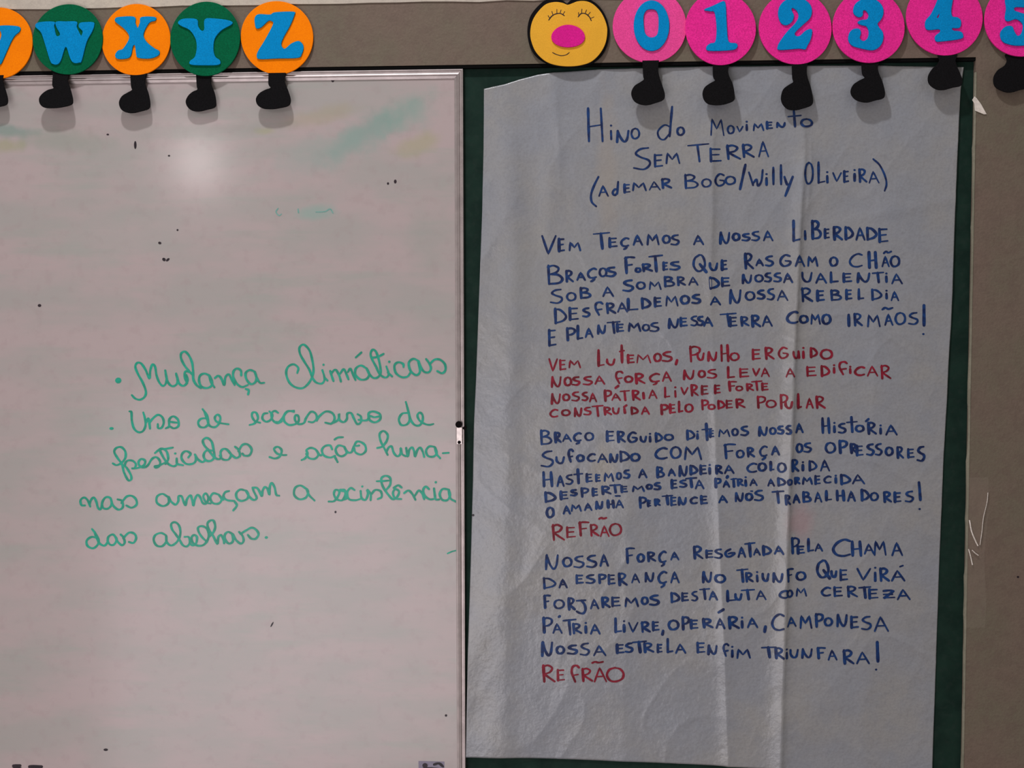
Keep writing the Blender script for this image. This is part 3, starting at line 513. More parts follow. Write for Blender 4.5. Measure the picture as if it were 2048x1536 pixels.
# glyph x0 y0 x1 y1 in crop coordinates; one entry per written line
B1, B2, B3, B4, B5, C1 = (1070, 830, 6.827), (1340, 830, 7.314), (1580, 830, 7.062), (1070, 920, 6.827), (1340, 920, 7.314), (1580, 920, 7.062)
A1, A2, A3, A4, A5, A6, A7, A8 = (1150, 200, 6.206), (1460, 200, 6.206), (1070, 440, 6.827), (1320, 430, 6.827), (1570, 430, 6.827), (1070, 550, 6.827), (1320, 540, 6.827), (1570, 530, 6.827)
R1, R2, R3 = (1080, 680, 6.827), (1330, 680, 8.192), (1560, 680, 8.192)
C2, C3, C4, D1, D2, D3 = (1070, 1080, 7.314), (1340, 1070, 7.877), (1580, 1060, 7.877), (1070, 1210, 7.314), (1330, 1200, 7.585), (1560, 1200, 7.585)
INKW = 1.0
LINES = [
('b', [(A1, "H 145 95 352 520|i 425 300 470 495|N 505 375 680 530|O 690 345 805 490|d 1020 75 1215 500|O 1260 330 1360 445|M 1670 230 1855 450|O 1885 310 1980 425"),
       (A2, "V 78 320 168 405|i 195 255 220 380|M 280 285 425 385|E 445 265 535 362|N 570 275 695 345|t 710 130 885 338|O 870 230 1025 340")]),
('b', [(A1, "S 720 585 945 870|E 975 670 1095 835|M 1120 650 1305 795|T 1390 540 1665 775|E 1660 600 1820 775|R 1870 555 2060 740"), (A2, "R 145 545 305 715|A 350 505 485 710")]),
('b', [(A1, "( 190 945 300 1330|A 290 1055 420 1200|d 460 1005 545 1190|E 600 1040 690 1155|M 705 1020 890 1130|A 915 1005 1065 1125|R 1065 970 1205 1100|B 1350 920 1530 1105|O 1565 975 1690 1090|G 1730 910 1865 1075|O 1860 940 1995 1055"),
       (A2, "/ 115 795 200 1115|w 225 860 415 1075|i 440 905 465 1060|l 525 830 550 1055|l 620 800 645 1055|y 665 945 785 1200|O 915 770 1035 1050|L 1080 765 1185 1040|i 1190 880 1225 1030|V 1270 895 1390 1020|E 1405 875 1480 1025|i 1530 855 1560 1010|R 1590 850 1700 1025|A 1715 880 1850 1040|) 1765 725 1945 1140")]),
('b', [(A3, "V 85 205 295 475|E 310 245 410 435|M 455 295 630 425|T 785 160 1030 400|E 1000 235 1130 375|Ç 1165 235 1290 410|A 1335 195 1475 350|M 1520 185 1700 345|O 1735 200 1850 325|S 1845 195 1975 350"),
       (A4, "A 450 270 600 415|N 805 230 965 400|O 985 240 1095 355|S 1110 245 1235 360|S 1240 215 1365 360|A 1405 205 1550 360|L 1795 70 1910 370"),
       (A5, "I 255 210 290 340|B 355 70 500 335|E 530 180 615 325|R 650 150 790 345|D 810 155 935 340|A 960 160 1095 350|D 1100 165 1250 350|E 1260 180 1405 380")]),
('b', [(A3, "B 160 610 385 885|R 410 680 530 850|A 565 705 695 830|Ç 710 650 850 850|O 870 645 985 780|S 960 635 1110 780|F 1215 495 1370 735|O 1365 645 1450 720|R 1455 590 1610 705|T 1545 470 1750 710|E 1740 570 1820 690|S 1830 560 1985 690"),
       (A4, "Q 445 535 640 790|U 665 650 795 765|E 830 610 925 755|R 1145 515 1285 740|A 1305 590 1420 700|S 1430 550 1555 705|G 1630 535 1790 710|A 1830 545 1980 710"),
       (A5, "M 300 555 455 705|O 605 565 725 705|C 870 520 1060 720|H 1125 500 1250 730|A 1310 555 1425 715|~ 1330 485 1455 535|O 1425 550 1565 715")]),
('b', [(A6, "S 200 185 385 395|O 425 230 565 360|B 605 165 765 325|A 920 150 1080 300|S 1190 60 1350 230|O 1380 85 1510 200|M 1550 80 1730 205|B 1755 15 1910 165"),
       (A7, "R 225 85 355 215|A 385 85 525 215|D 665 95 815 265|E 830 95 960 230|N 1115 60 1265 190|O 1290 55 1415 170|S 1420 30 1530 170|S 1545 30 1665 170|A 1680 35 1810 180"),
       (A8, "U 220 95 380 240|A 415 100 575 255|L 605 90 735 245|E 780 105 915 240|N 970 105 1165 245|T 1175 90 1350 245|i 1355 100 1400 240|A 1445 110 1605 265")]),
('b', [(A6, "D 255 450 435 670|E 455 440 600 620|S 640 440 755 580|f 800 360 935 555|R 965 375 1110 530|A 1120 365 1270 515|L 1245 320 1415 490|D 1445 310 1585 465|E 1620 300 1735 440|M 1775 275 1960 430"),
       (A7, "O 275 340 405 470|S 425 325 560 465|A 680 355 835 485|N 940 265 1120 465|O 1160 285 1300 420|S 1320 265 1440 405|S 1455 245 1570 415|A 1595 265 1750 425"),
       (A8, "R 210 305 385 505|E 425 340 545 495|B 615 335 775 490|E 820 330 920 475|L 985 320 1080 475|D 1165 325 1320 485|i 1365 335 1395 465|A 1435 350 1555 495")]),
('b', [(A6, "E 175 740 295 975|P 420 715 560 900|L 565 685 660 885|A 680 715 800 860|N 845 680 975 810|T 975 625 1170 800|E 1105 660 1220 780|M 1265 645 1450 775|O 1460 665 1570 770|S 1560 640 1700 780"),
       (A7, "N 105 660 265 800|E 265 645 380 775|S 410 620 520 770|S 500 625 600 765|A 590 630 725 775|T 810 580 1050 775|E 940 635 1060 775|R 1095 630 1225 770|R 1240 610 1380 780|A 1390 610 1540 775|C 1720 560 1885 735"),
       (A8, "O 190 680 320 800|M 345 660 490 815|O 500 665 630 815|I 855 670 885 840|R 930 655 1060 835|M 1110 670 1300 850|A 1350 660 1475 830|~ 1310 570 1475 620|O 1490 640 1645 820|S 1670 640 1820 820|l 1880 540 1905 835|. 1870 930 1900 955")]),
('r', [(R1, "V 115 250 245 435|E 260 265 360 415|M 385 270 560 385|L 780 130 885 365|U 905 255 1030 350|t 1075 65 1160 315|E 1185 195 1295 320|M 1310 190 1520 320|O 1550 175 1660 300|S 1660 150 1810 300|, 1840 265 1885 340"),
       (R2, "P 390 95 590 365|U 520 205 650 340|N 690 190 860 350|H 905 75 1050 355|O 1060 200 1220 345|E 1420 145 1575 325|R 1630 115 1795 320|G 1850 110 2015 310"),
       (R3, "U 195 180 315 310|I 275 175 330 300|i 360 110 405 300|D 490 120 620 290|O 660 145 865 320")]),
('r', [(R1, "N 145 495 300 650|O 325 500 435 630|S 430 495 550 625|S 580 490 720 620|A 745 480 890 610|f 1015 420 1140 600|O 1150 485 1270 585|R 1290 450 1440 600|Ç 1490 450 1640 620|A 1665 420 1800 570"),
       (R2, "N 290 490 490 655|O 540 490 665 620|S 680 470 855 635|L 1010 435 1150 630|E 1210 460 1385 615|V 1430 460 1560 600|A 1570 445 1720 610"),
       (R3, "A 85 450 240 615|E 425 430 605 600|D 665 415 820 600|i 870 395 905 545|f 945 345 1110 575|i 1130 420 1170 550|C 1215 430 1390 590|A 1420 415 1605 600|R 1635 405 1820 640")]),
('r', [(R1, "N 145 730 290 880|O 305 730 410 835|S 425 700 545 840|S 565 705 660 835|A 670 715 780 850|P 870 680 985 840|A 975 720 1105 830|´ 1020 615 1080 665|T 1085 680 1230 830|R 1250 680 1375 825|I 1395 715 1432 805|A 1480 670 1605 805|L 1690 640 1780 790|i 1820 630 1875 785"),
       (R2, "V 255 770 385 910|R 415 725 555 920|E 585 740 715 900|E 800 730 915 880|F 1030 670 1185 840|O 1155 745 1280 840|R 1325 710 1460 835|T 1405 660 1600 830|E 1575 700 1700 830")]),
('r', [(R1, "C 130 940 250 1060|O 290 945 415 1040|N 460 925 580 1050|S 590 910 705 1030|T 700 885 870 1045|R 865 910 985 1025|U 985 920 1090 1015|´ 1135 880 1190 925|I 1135 930 1175 1000|D 1235 910 1345 1020|A 1380 900 1500 1020|P 1640 875 1755 1020"),
       (R2, "E 65 1045 180 1205|L 210 1000 300 1190|O 320 1040 465 1190|P 590 975 720 1150|O 700 1045 825 1145|D 855 985 985 1135|E 990 980 1120 1125|R 1150 960 1320 1115|P 1500 915 1660 1120|O 1650 975 1825 1115|P 1875 885 2010 1130"),
       (R3, "U 70 1000 200 1125|L 275 875 360 1125|A 425 940 555 1125|R 580 915 750 1125")]),
('b', [(B1, "B 65 200 235 410|R 260 230 365 380|A 370 250 505 370|Ç 520 235 640 405|O 675 230 805 355|E 965 210 1090 365|R 1115 215 1240 375|G 1260 225 1400 380|U 1430 285 1530 375|i 1550 240 1590 370|D 1635 240 1745 375|O 1760 255 1895 355"),
       (B2, "D 235 215 370 370|i 390 225 415 355|t 455 120 620 375|E 570 215 650 330|M 700 200 885 325|O 900 190 1005 310|S 1025 155 1155 310|N 1290 170 1435 310|O 1450 175 1555 290|S 1560 150 1665 285|S 1680 140 1770 285|A 1830 110 1955 265"),
       (B3, "H 445 35 570 265|i 610 95 650 250|S 675 110 800 265|t 790 20 960 250|O 920 135 1050 245|´ 1060 45 1120 100|R 1085 95 1225 275|i 1260 130 1295 270|A 1345 130 1520 290")]),
('b', [(B1, "S 75 480 260 715|U 280 565 410 670|f 440 460 530 650|O 565 535 675 640|C 710 520 830 640|A 850 515 1000 655|N 1010 530 1140 650|D 1150 485 1295 640|O 1300 515 1435 635|C 1635 440 1815 610|O 1845 425 2000 600"),
       (B2, "M 200 455 470 660|F 780 415 970 645|O 965 505 1090 635|R 1120 470 1245 620|Ç 1305 445 1430 665|A 1480 440 1605 590"),
       (B3, "O 80 395 185 535|S 185 385 310 535|O 495 380 650 545|P 685 355 820 545|R 845 400 960 545|E 925 425 1040 580|S 1070 400 1190 575|S 1190 395 1305 575|O 1340 445 1460 580|R 1500 440 1610 615|E 1650 470 1760 610|S 1785 435 1910 660")]),
('b', [(B4, "H 100 155 245 365|A 295 200 405 365|S 410 190 525 340|t 520 120 660 325|E 690 180 790 305|E 820 190 900 300|M 935 165 1080 295|O 1105 160 1185 270|S 1200 125 1300 255|A 1410 110 1535 250|B 1655 90 1770 245|A 1815 110 1925 225"),
       (B5, "N 125 85 265 245|D 285 75 410 220|E 430 70 545 215|i 560 55 600 210|R 655 70 775 205|A 790 65 945 205|C 1120 40 1280 190|O 1285 35 1415 170|L 1455 20 1530 160|O 1565 30 1695 185"),
       (B3, "R 10 620 130 800|i 165 650 200 790|D 260 640 385 795|A 425 625 570 800")]),
('b', [(B4, "D 125 430 290 580|E 335 420 460 540|S 475 395 580 495|P 620 375 740 510|E 775 380 865 495|R 900 350 1045 470|T 1010 325 1175 450|E 1165 345 1270 445|M 1320 345 1500 435|O 1515 325 1605 405|S 1615 300 1725 415"),
       (B5, "E 10 285 115 425|S 130 285 255 410|T 220 250 400 405|A 365 280 505 430|P 645 260 755 405|A 770 290 880 405|´ 820 230 855 270|T 880 260 985 400|R 975 270 1085 385|i 1080 235 1135 385|A 1165 265 1285 385|A 1425 265 1535 390|D 1565 255 1690 385|O 1705 270 1790 370"),
       (C1, "R 55 240 150 345|M 170 235 325 350|E 345 215 440 350|C 475 220 590 335|i 635 205 660 330|D 705 200 860 350|A 875 195 1060 345")]),
('b', [(B4, "O 150 635 265 790|A 380 610 490 740|M 485 600 640 705|A 670 580 785 695|N 820 560 935 675|H 980 545 1085 655|A 1095 530 1215 660|~ 1085 478 1175 500|P 1415 500 1530 660|E 1530 545 1590 640|R 1625 530 1720 630|T 1725 475 1890 615|E 1845 500 1940 630"),
       (B5, "N 115 545 250 665|C 290 535 410 650|E 440 520 555 650|A 705 505 845 630|N 945 475 1085 615|O 1100 480 1215 600|´ 1170 445 1220 470|S 1225 435 1375 605|T 1485 440 1670 635|R 1670 500 1765 655|A 1795 490 1910 635"),
       (C1, "B 175 445 305 605|A 345 445 460 605|L 495 430 600 580|H 650 425 775 580|A 810 430 930 590|D 995 410 1120 580|O 1125 450 1250 580|R 1310 440 1440 600|E 1460 450 1575 600|S 1615 430 1750 600|! 1790 305 1870 575|. 1815 680 1845 705")]),
('r', [(B4, "R 225 870 410 1095|E 420 905 560 1060|F 590 835 745 1035|R 745 870 880 1040|~ 865 775 985 812|A 885 885 1020 1050|O 1010 855 1185 1035")]),
('b', [(C2, "N 140 205 355 435|O 400 240 545 395|S 560 220 725 410|S 745 210 910 405|A 945 195 1080 385|F 1320 105 1465 345|O 1490 195 1605 330|R 1635 170 1775 320|Ç 1805 160 1930 395"),
       (C3, "A 5 260 150 405|R 360 170 530 385|E 555 235 690 370|S 690 210 830 375|g 860 210 1030 355|A 1065 180 1200 360|T 1165 110 1350 350|A 1310 195 1430 325|D 1450 165 1600 325|A 1635 155 1790 305"),
       (C4, "P 10 115 160 375|E 105 245 240 380|L 270 135 385 350|A 390 205 525 345|C 670 140 960 425|H 960 170 1130 415|A 1160 205 1330 385|M 1310 160 1520 405|A 1595 185 1780 410")]),
('b', [(C2, "D 110 540 310 715|A 345 560 480 705|E 590 500 715 640|S 735 495 885 640|P 920 490 1045 635|E 1060 495 1180 650|R 1210 475 1355 665|A 1405 480 1540 635|N 1600 475 1750 620|Ç 1795 455 1935 705"),
       (C3, "A 5 570 155 765|N 505 580 670 760|O 700 610 875 755|T 1040 525 1240 745|R 1180 585 1320 745|i 1340 565 1405 740|U 1445 600 1565 735|N 1605 590 1780 745|F 1825 515 1950 735"),
       (C4, "O 90 650 255 800|Q 420 470 640 775|U 640 640 745 755|E 775 615 915 800|V 1045 595 1275 800|i 1320 570 1360 810|R 1400 590 1570 810|A 1590 625 1815 810|´ 1715 545 1790 590")]),
('b', [(C2, "F 120 795 235 1000|O 270 860 435 1010|R 475 835 595 1025|J 595 860 765 1090|A 805 850 940 1010|R 965 825 1105 990|E 1110 825 1255 975|M 1305 830 1520 980|O 1550 825 1660 950|S 1665 800 1825 965"),
       (C3, "D 5 905 160 1075|E 175 905 300 1050|S 330 880 445 1050|T 455 835 635 1020|A 610 875 755 1030|L 875 865 1050 1045|U 1015 920 1140 1030|T 1110 845 1340 1020|A 1350 860 1520 1025|C 1705 850 1860 990"),
       (C4, "O -65 930 45 1060|M 85 905 270 1050|C 490 895 650 1050|E 680 890 835 1055|R 890 875 1070 1060|T 1070 880 1280 1075|E 1225 920 1395 1085|Z 1455 935 1660 1085|A 1680 925 1900 1105")]),
('b', [(D1, "P 105 175 265 410|A 255 260 405 420|´ 335 150 375 185|T 400 195 610 440|R 540 260 690 420|i 720 240 765 410|A 805 265 960 430|L 1155 185 1275 405|i 1280 215 1325 395|V 1360 245 1515 410|R 1545 240 1695 405|E 1710 240 1825 385|, 1850 370 1890 445"),
       (D2, "O 45 300 215 465|P 250 250 380 460|E 375 295 510 445|R 560 275 735 425|A 765 260 910 430|´ 795 120 895 195|R 945 235 1130 430|i 1140 240 1190 420|A 1240 255 1410 420|, 1490 385 1535 485|C 1605 190 1800 455"),
       (D3, "A 95 240 250 405|M 290 225 490 435|P 525 200 665 415|O 665 260 800 400|N 850 215 1030 410|E 1060 240 1195 430|S 1220 235 1390 455|A 1420 240 1650 480")]),
('b', [(D1, "N 85 535 270 755|O 305 590 435 720|S 465 575 630 725|S 650 545 805 740|A 850 580 1045 745|E 1180 565 1310 710|S 1310 545 1440 700|T 1415 520 1640 700|R 1580 550 1745 700|E 1780 570 1870 705"),
       (D2, "L 20 585 130 810|A 155 660 325 820|E 475 640 615 810|N 640 680 800 835|f 860 640 970 850|i 1000 680 1030 860|M 1075 730 1300 885|T 1450 690 1690 870|R 1650 700 1800 880|i 1815 715 1860 880"),
       (D3, "U 140 740 285 880|N 315 730 500 885|F 550 710 695 890|A 720 745 870 915|R 945 745 1125 970|A 1150 770 1360 970|I 1450 625 1505 940|. 1430 1035 1480 1070")]),
('r', [(D1, "R 100 870 300 1130|E 315 935 440 1110|f 510 870 655 1130|R 675 915 850 1120|~ 825 815 1005 855|A 860 905 1055 1130|O 1040 905 1305 1130")]),
]
for li, (colr, chunks) in enumerate(LINES):
    k = Ink(surfP); last = None
    mat_ = M['redink' if colr == 'r' else 'blueink']; lab_ = ('red' if colr == 'r' else 'blue') + ' marker writing'
    for (ox, oy, s_), data in chunks:
        for e in data.split('|'):
            g, x0, y0, x1, y1 = e.split(' '); x0, y0, x1, y1 = [float(v) for v in (x0, y0, x1, y1)]
            wd = (3.9 if li < 3 else 4.0 if colr == 'r' else 4.5) * INKW
            in_ = 0.4 * wd                                   # boxes were read at the outside of the ink
            X0, X1, Y0, Y1 = ox + x0 / s_ + in_, ox + x1 / s_ - in_, oy + y0 / s_ + in_, oy + y1 / s_ - in_
            if last is not None and X0 - in_ - last > 11 and k.V:
                k.build('written_word', mat_, poster, lab_); k = Ink(surfP)
            last = max(last or 0, X1 + in_) if k.V else X1 + in_
            if X1 - X0 < 1: X0 -= 0.6; X1 += 0.6
            for st in GL[g].split(';'):
                pts = [tuple(float(v) for v in p.split(',')) for p in st[1:].split()]
                P = [(X0 + (X1 - X0) * u, Y0 + (Y1 - Y0) * v) for u, v in pts]
                if st[0] == 'D': k.dot(P[0][0], P[0][1], 2.5, 2.1); continue
                w_ = wd * random.uniform(0.88, 1.15)
                if st[0] == 'L' and abs(P[0][1] - P[-1][1]) > 0.6 * abs(P[0][0] - P[-1][0]): w_ *= 1.14
                elif st[0] == 'L': w_ *= 0.80
                k.stroke(P, w_, st[0] == 'C', 0.2, 0.3)
    k.build('written_word', mat_, poster, lab_)
# small marks
k = Ink(surfP); k.dot(946.5, 1030, 2.6, 2.4); k.build('ink_speck', M['blackink'], poster)

# ------------------------------------------------------------------ foam cut-outs
def cut(name, loops, Yback, thick, mat, parent, sub=5, tilt=None, bev=0.0004, closed_smooth=True):
    """foam shape cut along closed pixel outlines, front towards the room"""
    cu = bpy.data.curves.new(name, 'CURVE'); cu.dimensions = '2D'; cu.fill_mode = 'BOTH'
    cu.extrude = max(thick / 2 - bev, 1e-5); cu.bevel_depth = bev; cu.bevel_resolution = 1
    for L in loops:
        P = np.asarray(L, float)
        if sub > 1:
            n = len(P); out = []
            for i in range(n):
                p0, p1, p2, p3 = P[i - 1], P[i], P[(i + 1) % n], P[(i + 2) % n]
                for t in np.linspace(0, 1, sub, endpoint=False):
                    out.append(0.5 * ((2 * p1) + (-p0 + p2) * t + (2 * p0 - 5 * p1 + 4 * p2 - p3) * t * t + (-p0 + 3 * p1 - 3 * p2 + p3) * t ** 3))
            P = np.array(out)
        W3 = at_np(P, Yback - thick)
        s_ = cu.splines.new('POLY'); s_.points.add(len(W3) - 1); s_.use_cyclic_u = True
        for q, w_ in zip(s_.points, W3): q.co = (w_[0], w_[2], 0, 1)
    tmp = bpy.data.objects.new('tmp', cu); C.objects.link(tmp); bpy.context.view_layer.update()
    me = bpy.data.meshes.new_from_object(tmp.evaluated_get(bpy.context.evaluated_depsgraph_get()))
    bpy.data.objects.remove(tmp); bpy.data.curves.remove(cu)
    me.name = name; zt = None
    co = np.empty(len(me.vertices) * 3); me.vertices.foreach_get('co', co); co = co.reshape(-1, 3)
    new = np.c_[co[:, 0], Yback - thick / 2 - co[:, 2], co[:, 1]]
    if tilt:
        zt = new[:, 2].max(); f = np.clip((zt - new[:, 2]) / (zt - new[:, 2].min()), 0, 1); new[:, 1] -= tilt * f
    me.vertices.foreach_set('co', new.ravel()); me.update(); me.materials.clear()
    return link(name, me, mat, parent)
def circ(cx, cy_, rx_, ry_, n=30, wob=0.012, seed=0):
    r_ = np.random.RandomState(seed); ph = r_.rand(3) * 6.28
    return [(cx + rx_ * (1 + wob * math.sin(2 * a + ph[0]) + wob * .6 * math.sin(3 * a + ph[1])) * math.cos(a),
             cy_ + ry_ * (1 + wob * math.sin(2 * a + ph[0]) + wob * .6 * math.sin(3 * a + ph[1])) * math.sin(a)) for a in np.linspace(0, 2 * math.pi, n, endpoint=False)]
def crop(ox, oy, s_, pts): return [(ox + x / s_, oy + y / s_) for x, y in pts]
K1, K2, K3, K4 = (0, 0, 4.0), (400, 0, 4.0), (1180, 0, 4.452), (1600, 0, 4.571)
GLY = {
'V': (K1, [[(-15, 212), (60, 205), (150, 215), (155, 248), (115, 285), (80, 345), (20, 480), (0, 512), (-40, 525), (-75, 480), (-130, 300), (-180, 245), (-180, 212), (-60, 210), (-60, 245), (-28, 380), (10, 290), (5, 250)]]),
'W': (K1, [[(283, 210), (310, 180), (430, 175), (430, 210), (448, 288), (482, 275), (452, 215), (450, 175), (530, 173), (610, 175), (610, 215), (625, 250), (648, 288), (662, 250), (632, 215), (640, 185), (690, 178), (745, 180), (750, 205), (735, 250), (690, 335), (652, 480), (635, 498), (590, 500), (562, 465), (525, 370), (485, 480), (458, 512), (425, 510), (400, 480), (345, 300), (322, 250)]]),
'X': (K1, [[(920, 155), (945, 138), (1070, 135), (1080, 185), (1100, 225), (1120, 180), (1130, 138), (1235, 137), (1240, 162), (1190, 182), (1145, 270), (1165, 330), (1230, 385), (1270, 408), (1265, 440), (1200, 465), (1105, 460), (1090, 430), (1080, 362), (1060, 370), (1045, 440), (1015, 465), (940, 468), (922, 440), (945, 405), (985, 390), (1035, 300), (1000, 235), (930, 178)]]),
'Y': (K1, [[(1425, 180), (1465, 152), (1570, 155), (1582, 210), (1610, 247), (1635, 235), (1640, 155), (1720, 150), (1830, 165), (1855, 190), (1770, 240), (1715, 310), (1705, 400), (1720, 455), (1755, 482), (1750, 515), (1640, 520), (1530, 515), (1520, 490), (1560, 455), (1575, 380), (1565, 310), (1520, 240), (1450, 205)]]),
'Z': (K2, [[(440, 140), (470, 115), (560, 118), (600, 100), (745, 95), (752, 120), (720, 200), (670, 290), (648, 345), (655, 378), (682, 390), (730, 350), (790, 330), (825, 370), (812, 430), (780, 460), (620, 465), (480, 470), (455, 452), (465, 410), (520, 320), (585, 195), (575, 168), (545, 165), (490, 215), (452, 225), (440, 190)]]),
'0': (K3, [circ(548, 228, 156, 223, 24, 0.0), [(475, 150), (500, 92), (545, 78), (590, 92), (612, 150), (610, 270), (590, 320), (545, 336), (505, 318), (482, 270)]]),
'1': (K3, [[(1020, 85), (1090, 55), (1160, 22), (1192, 12), (1207, 45), (1215, 200), (1225, 340), (1245, 380), (1300, 387), (1312, 412), (1280, 440), (1150, 450), (1050, 447), (1040, 415), (1072, 388), (1118, 370), (1130, 250), (1112, 110), (1070, 97)]]),
'2': (K3, [[(1678, 130), (1690, 60), (1740, 5), (1820, -12), (1900, -5), (1955, 35), (1975, 95), (1958, 160), (1890, 225), (1825, 290), (1832, 320), (1870, 320), (1925, 272), (1975, 265), (1965, 345), (1935, 405), (1915, 437), (1860, 430), (1690, 442), (1675, 410), (1700, 360), (1760, 280), (1835, 200), (1860, 140), (1840, 90), (1800, 68), (1795, 95), (1815, 140), (1795, 195), (1745, 222), (1700, 198)]]),
'3': (K4, [[(490, 90), (510, 35), (570, -5), (650, -18), (720, 18), (757, 70), (760, 130), (738, 180), (708, 215), (722, 250), (757, 300), (757, 370), (722, 430), (660, 457), (560, 440), (480, 415), (445, 365), (455, 300), (490, 268), (540, 265), (556, 300), (545, 350), (580, 377), (620, 350), (632, 290), (610, 240), (560, 225), (530, 205), (560, 185), (612, 178), (630, 135), (600, 92), (575, 100), (572, 140), (540, 155), (500, 130)]]),
'4': (K4, [[(1300, -60), (1265, -10), (1240, 50), (1200, 130), (1152, 190), (1150, 250), (1180, 272), (1272, 265), (1285, 290), (1240, 330), (1245, 372), (1290, 377), (1470, 352), (1490, 320), (1468, 290), (1402, 280), (1392, 255), (1460, 250), (1470, 190), (1440, 160), (1392, 150), (1382, 90), (1395, 0), (1392, -60)], [(1248, 160), (1278, 118), (1270, 162)]]),
'5': (K4, [[(1900, -40), (1888, 80), (1878, 165), (1905, 192), (1980, 172), (2040, 222), (2030, 300), (1992, 330), (1960, 290), (1938, 242), (1880, 245), (1835, 300), (1850, 370), (1910, 402), (2000, 415), (2100, 400), (2160, 330), (2160, 230), (2100, 150), (2000, 112), (1960, 95), (1975, 62), (2130, 60), (2150, -40)]]),
}
BOOT = [(.345, -.16), (.345, 0), (.36, .30), (.40, .40), (.25, .47), (.08, .57), (0, .72), (.05, .87), (.2, .97), (.45, 1), (.7, .965), (.95, .89), (1, .75), (.93, .5), (.84, .3), (.80, .15), (.83, 0), (.83, -.16)]
BOOT2 = [(.36, -.05), (.38, .12), (.30, .26), (.12, .40), (0, .60), (.03, .82), (.2, .97), (.42, 1), (.72, .93), (.95, .86), (1, .70), (.95, .5), (.88, .3), (.83, .12), (.88, -.05)]
ITEMS = [  # glyph, disc colour, cx, cy, rx, ry, boot box, boot standoff (m), layer, wording
 ('V', 'orange', -5, 86, 70, 70.5, (-45, 152, 19, 218), .010, 0, 'orange'), ('W', 'dgreen', 135.5, 78.5, 69, 70, (83, 150, 150.5, 219), .0125, 1, 'dark green'),
 ('X', 'orange', 272, 79.5, 68, 71, (241, 150, 302.5, 227.5), .0085, 0, 'orange'), ('Y', 'dgreen', 410.5, 77.5, 69.5, 73.5, (372, 150, 432.5, 222.5), .0045, 1, 'dark green'),
 ('Z', 'orange', 554, 75, 72, 72.5, (515, 147, 582, 220), .0095, 0, 'orange'), ('0', 'pink2', 1299.5, 52, 72.5, 74, (1262.5, 126, 1328, 212), .0125, 0, 'dusty pink'),
 ('1', 'pink', 1441, 57, 70.5, 72, (1404, 128, 1468, 213), .0125, 1, 'bright pink'), ('2', 'pink', 1591, 56, 72, 72.5, (1562, 127, 1625, 221), .0065, 0, 'bright pink'),
 ('3', 'pink', 1737.5, 53, 72, 72, (1700.5, 124, 1768, 206), .0100, 1, 'bright pink'), ('4', 'pink', 1889, 36, 76, 74, (1854, 112, 1920.5, 183), .0125, 0, 'bright pink'),
 ('5', 'pink', 2043, 39, 74, 73, (1986, 112, 2060, 186), .0080, 1, 'bright pink')]
LAB = {'V': 'orange foam disc cut by the left picture edge, blue letter V, black boot',
 'W': 'dark green foam disc with wide blue letter W and black boot',
 'X': 'orange foam disc with blue letter X, between the two dark green discs',
 'Y': 'dark green foam disc with blue letter Y and black boot',
 'Z': 'orange foam disc with blue letter Z, rightmost above the whiteboard',
 '0': 'dusty pink foam disc with a blue zero, beside the yellow face',
 '1': 'bright pink foam disc with a slim blue one, right of the zero',
 '2': 'bright pink foam disc with a blue two, its boot touching the title writing',
 '3': 'bright pink foam disc with a blue three, between the two and the four',
 '4': "pink foam disc with a blue four, above the sheet's top right corner",
 '5': 'pink foam disc with a blue five, on the bare wall at far right'}
for gi, (g, dc, cx, cy2, rx2, ry2, bb, so, lay, word) in enumerate(ITEMS):
    yb = -0.0100 - 0.0026 * lay
    top = empty('foam_letter' if g.isalpha() else 'foam_number', at(cx, cy2, yb))
    what = ('letter ' if g.isalpha() else 'number ') + g
    tag(top, LAB[g], 'wall decoration', 'blue letters on foam discs' if g.isalpha() else 'blue numbers on pink foam discs')
    d = cut('disc', [circ(cx, cy2, rx2, ry2, 30, 0.010, gi)], yb, 0.0025, M[dc], top)
    kk, loops = GLY[g]
    cut('letter' if g.isalpha() else 'number', [crop(*kk, L) for L in loops], yb - 0.0027, 0.0020, M['blue'], top, 4)['label'] = 'blue foam ' + what
    x0, y0, x1, y1 = bb
    sh = BOOT2 if g in '45' else BOOT
    jit = random.Random(gi)
    pts = [(x0 + (x1 - x0) * (u + jit.uniform(-.015, .015)), y0 + (y1 - y0) * (v + jit.uniform(-.01, .01))) for u, v in sh]
    cut('boot', [pts], -0.0092 + (0.0 if lay == 0 else -0.0006), 0.0022, M['black'], top, 4, tilt=max(so - 0.0022, 0.001))['label'] = 'black foam boot'
    adopt(top)

# the smiling head at the start of the numbers
hd = empty('smiling_foam_disc', at(1137, 68, -0.010))
tag(hd, 'round yellow foam face with pink nose and closed eyes beside the pink numbers', 'wall decoration')
K = (860, 0, 4.0)
out = [(1095, 30), (1060, 5), (1000, -8), (930, 0), (865, 50), (810, 120), (785, 200), (783, 290), (805, 380), (850, 450), (930, 505), (1030, 533), (1120, 540), (1210, 535), (1300, 505), (1375, 440), (1415, 360), (1432, 270), (1422, 180), (1385, 95), (1330, 30), (1260, -8), (1180, -12), (1125, 5)]
yel = [(1100, 40), (1060, 25), (1000, 18), (930, 35), (870, 90), (825, 160), (806, 235), (808, 310), (840, 400), (890, 460), (950, 500), (1030, 522), (1120, 528), (1210, 518), (1290, 490), (1355, 430), (1400, 350), (1416, 260), (1408, 190), (1370, 105), (1310, 40), (1250, 12), (1185, 12), (1135, 30)]
cut('backing', [crop(*K, out)], -0.0100, 0.0022, M['black'], hd)['label'] = 'black foam rim'
cut('face', [crop(*K, yel)], -0.0124, 0.0022, M['yellow'], hd)
nz = [(1105 + 132 * math.cos(a) + 6 * math.sin(2 * a), 288 + 88 * math.sin(a)) for a in np.linspace(0, 6.283, 20, endpoint=False)]
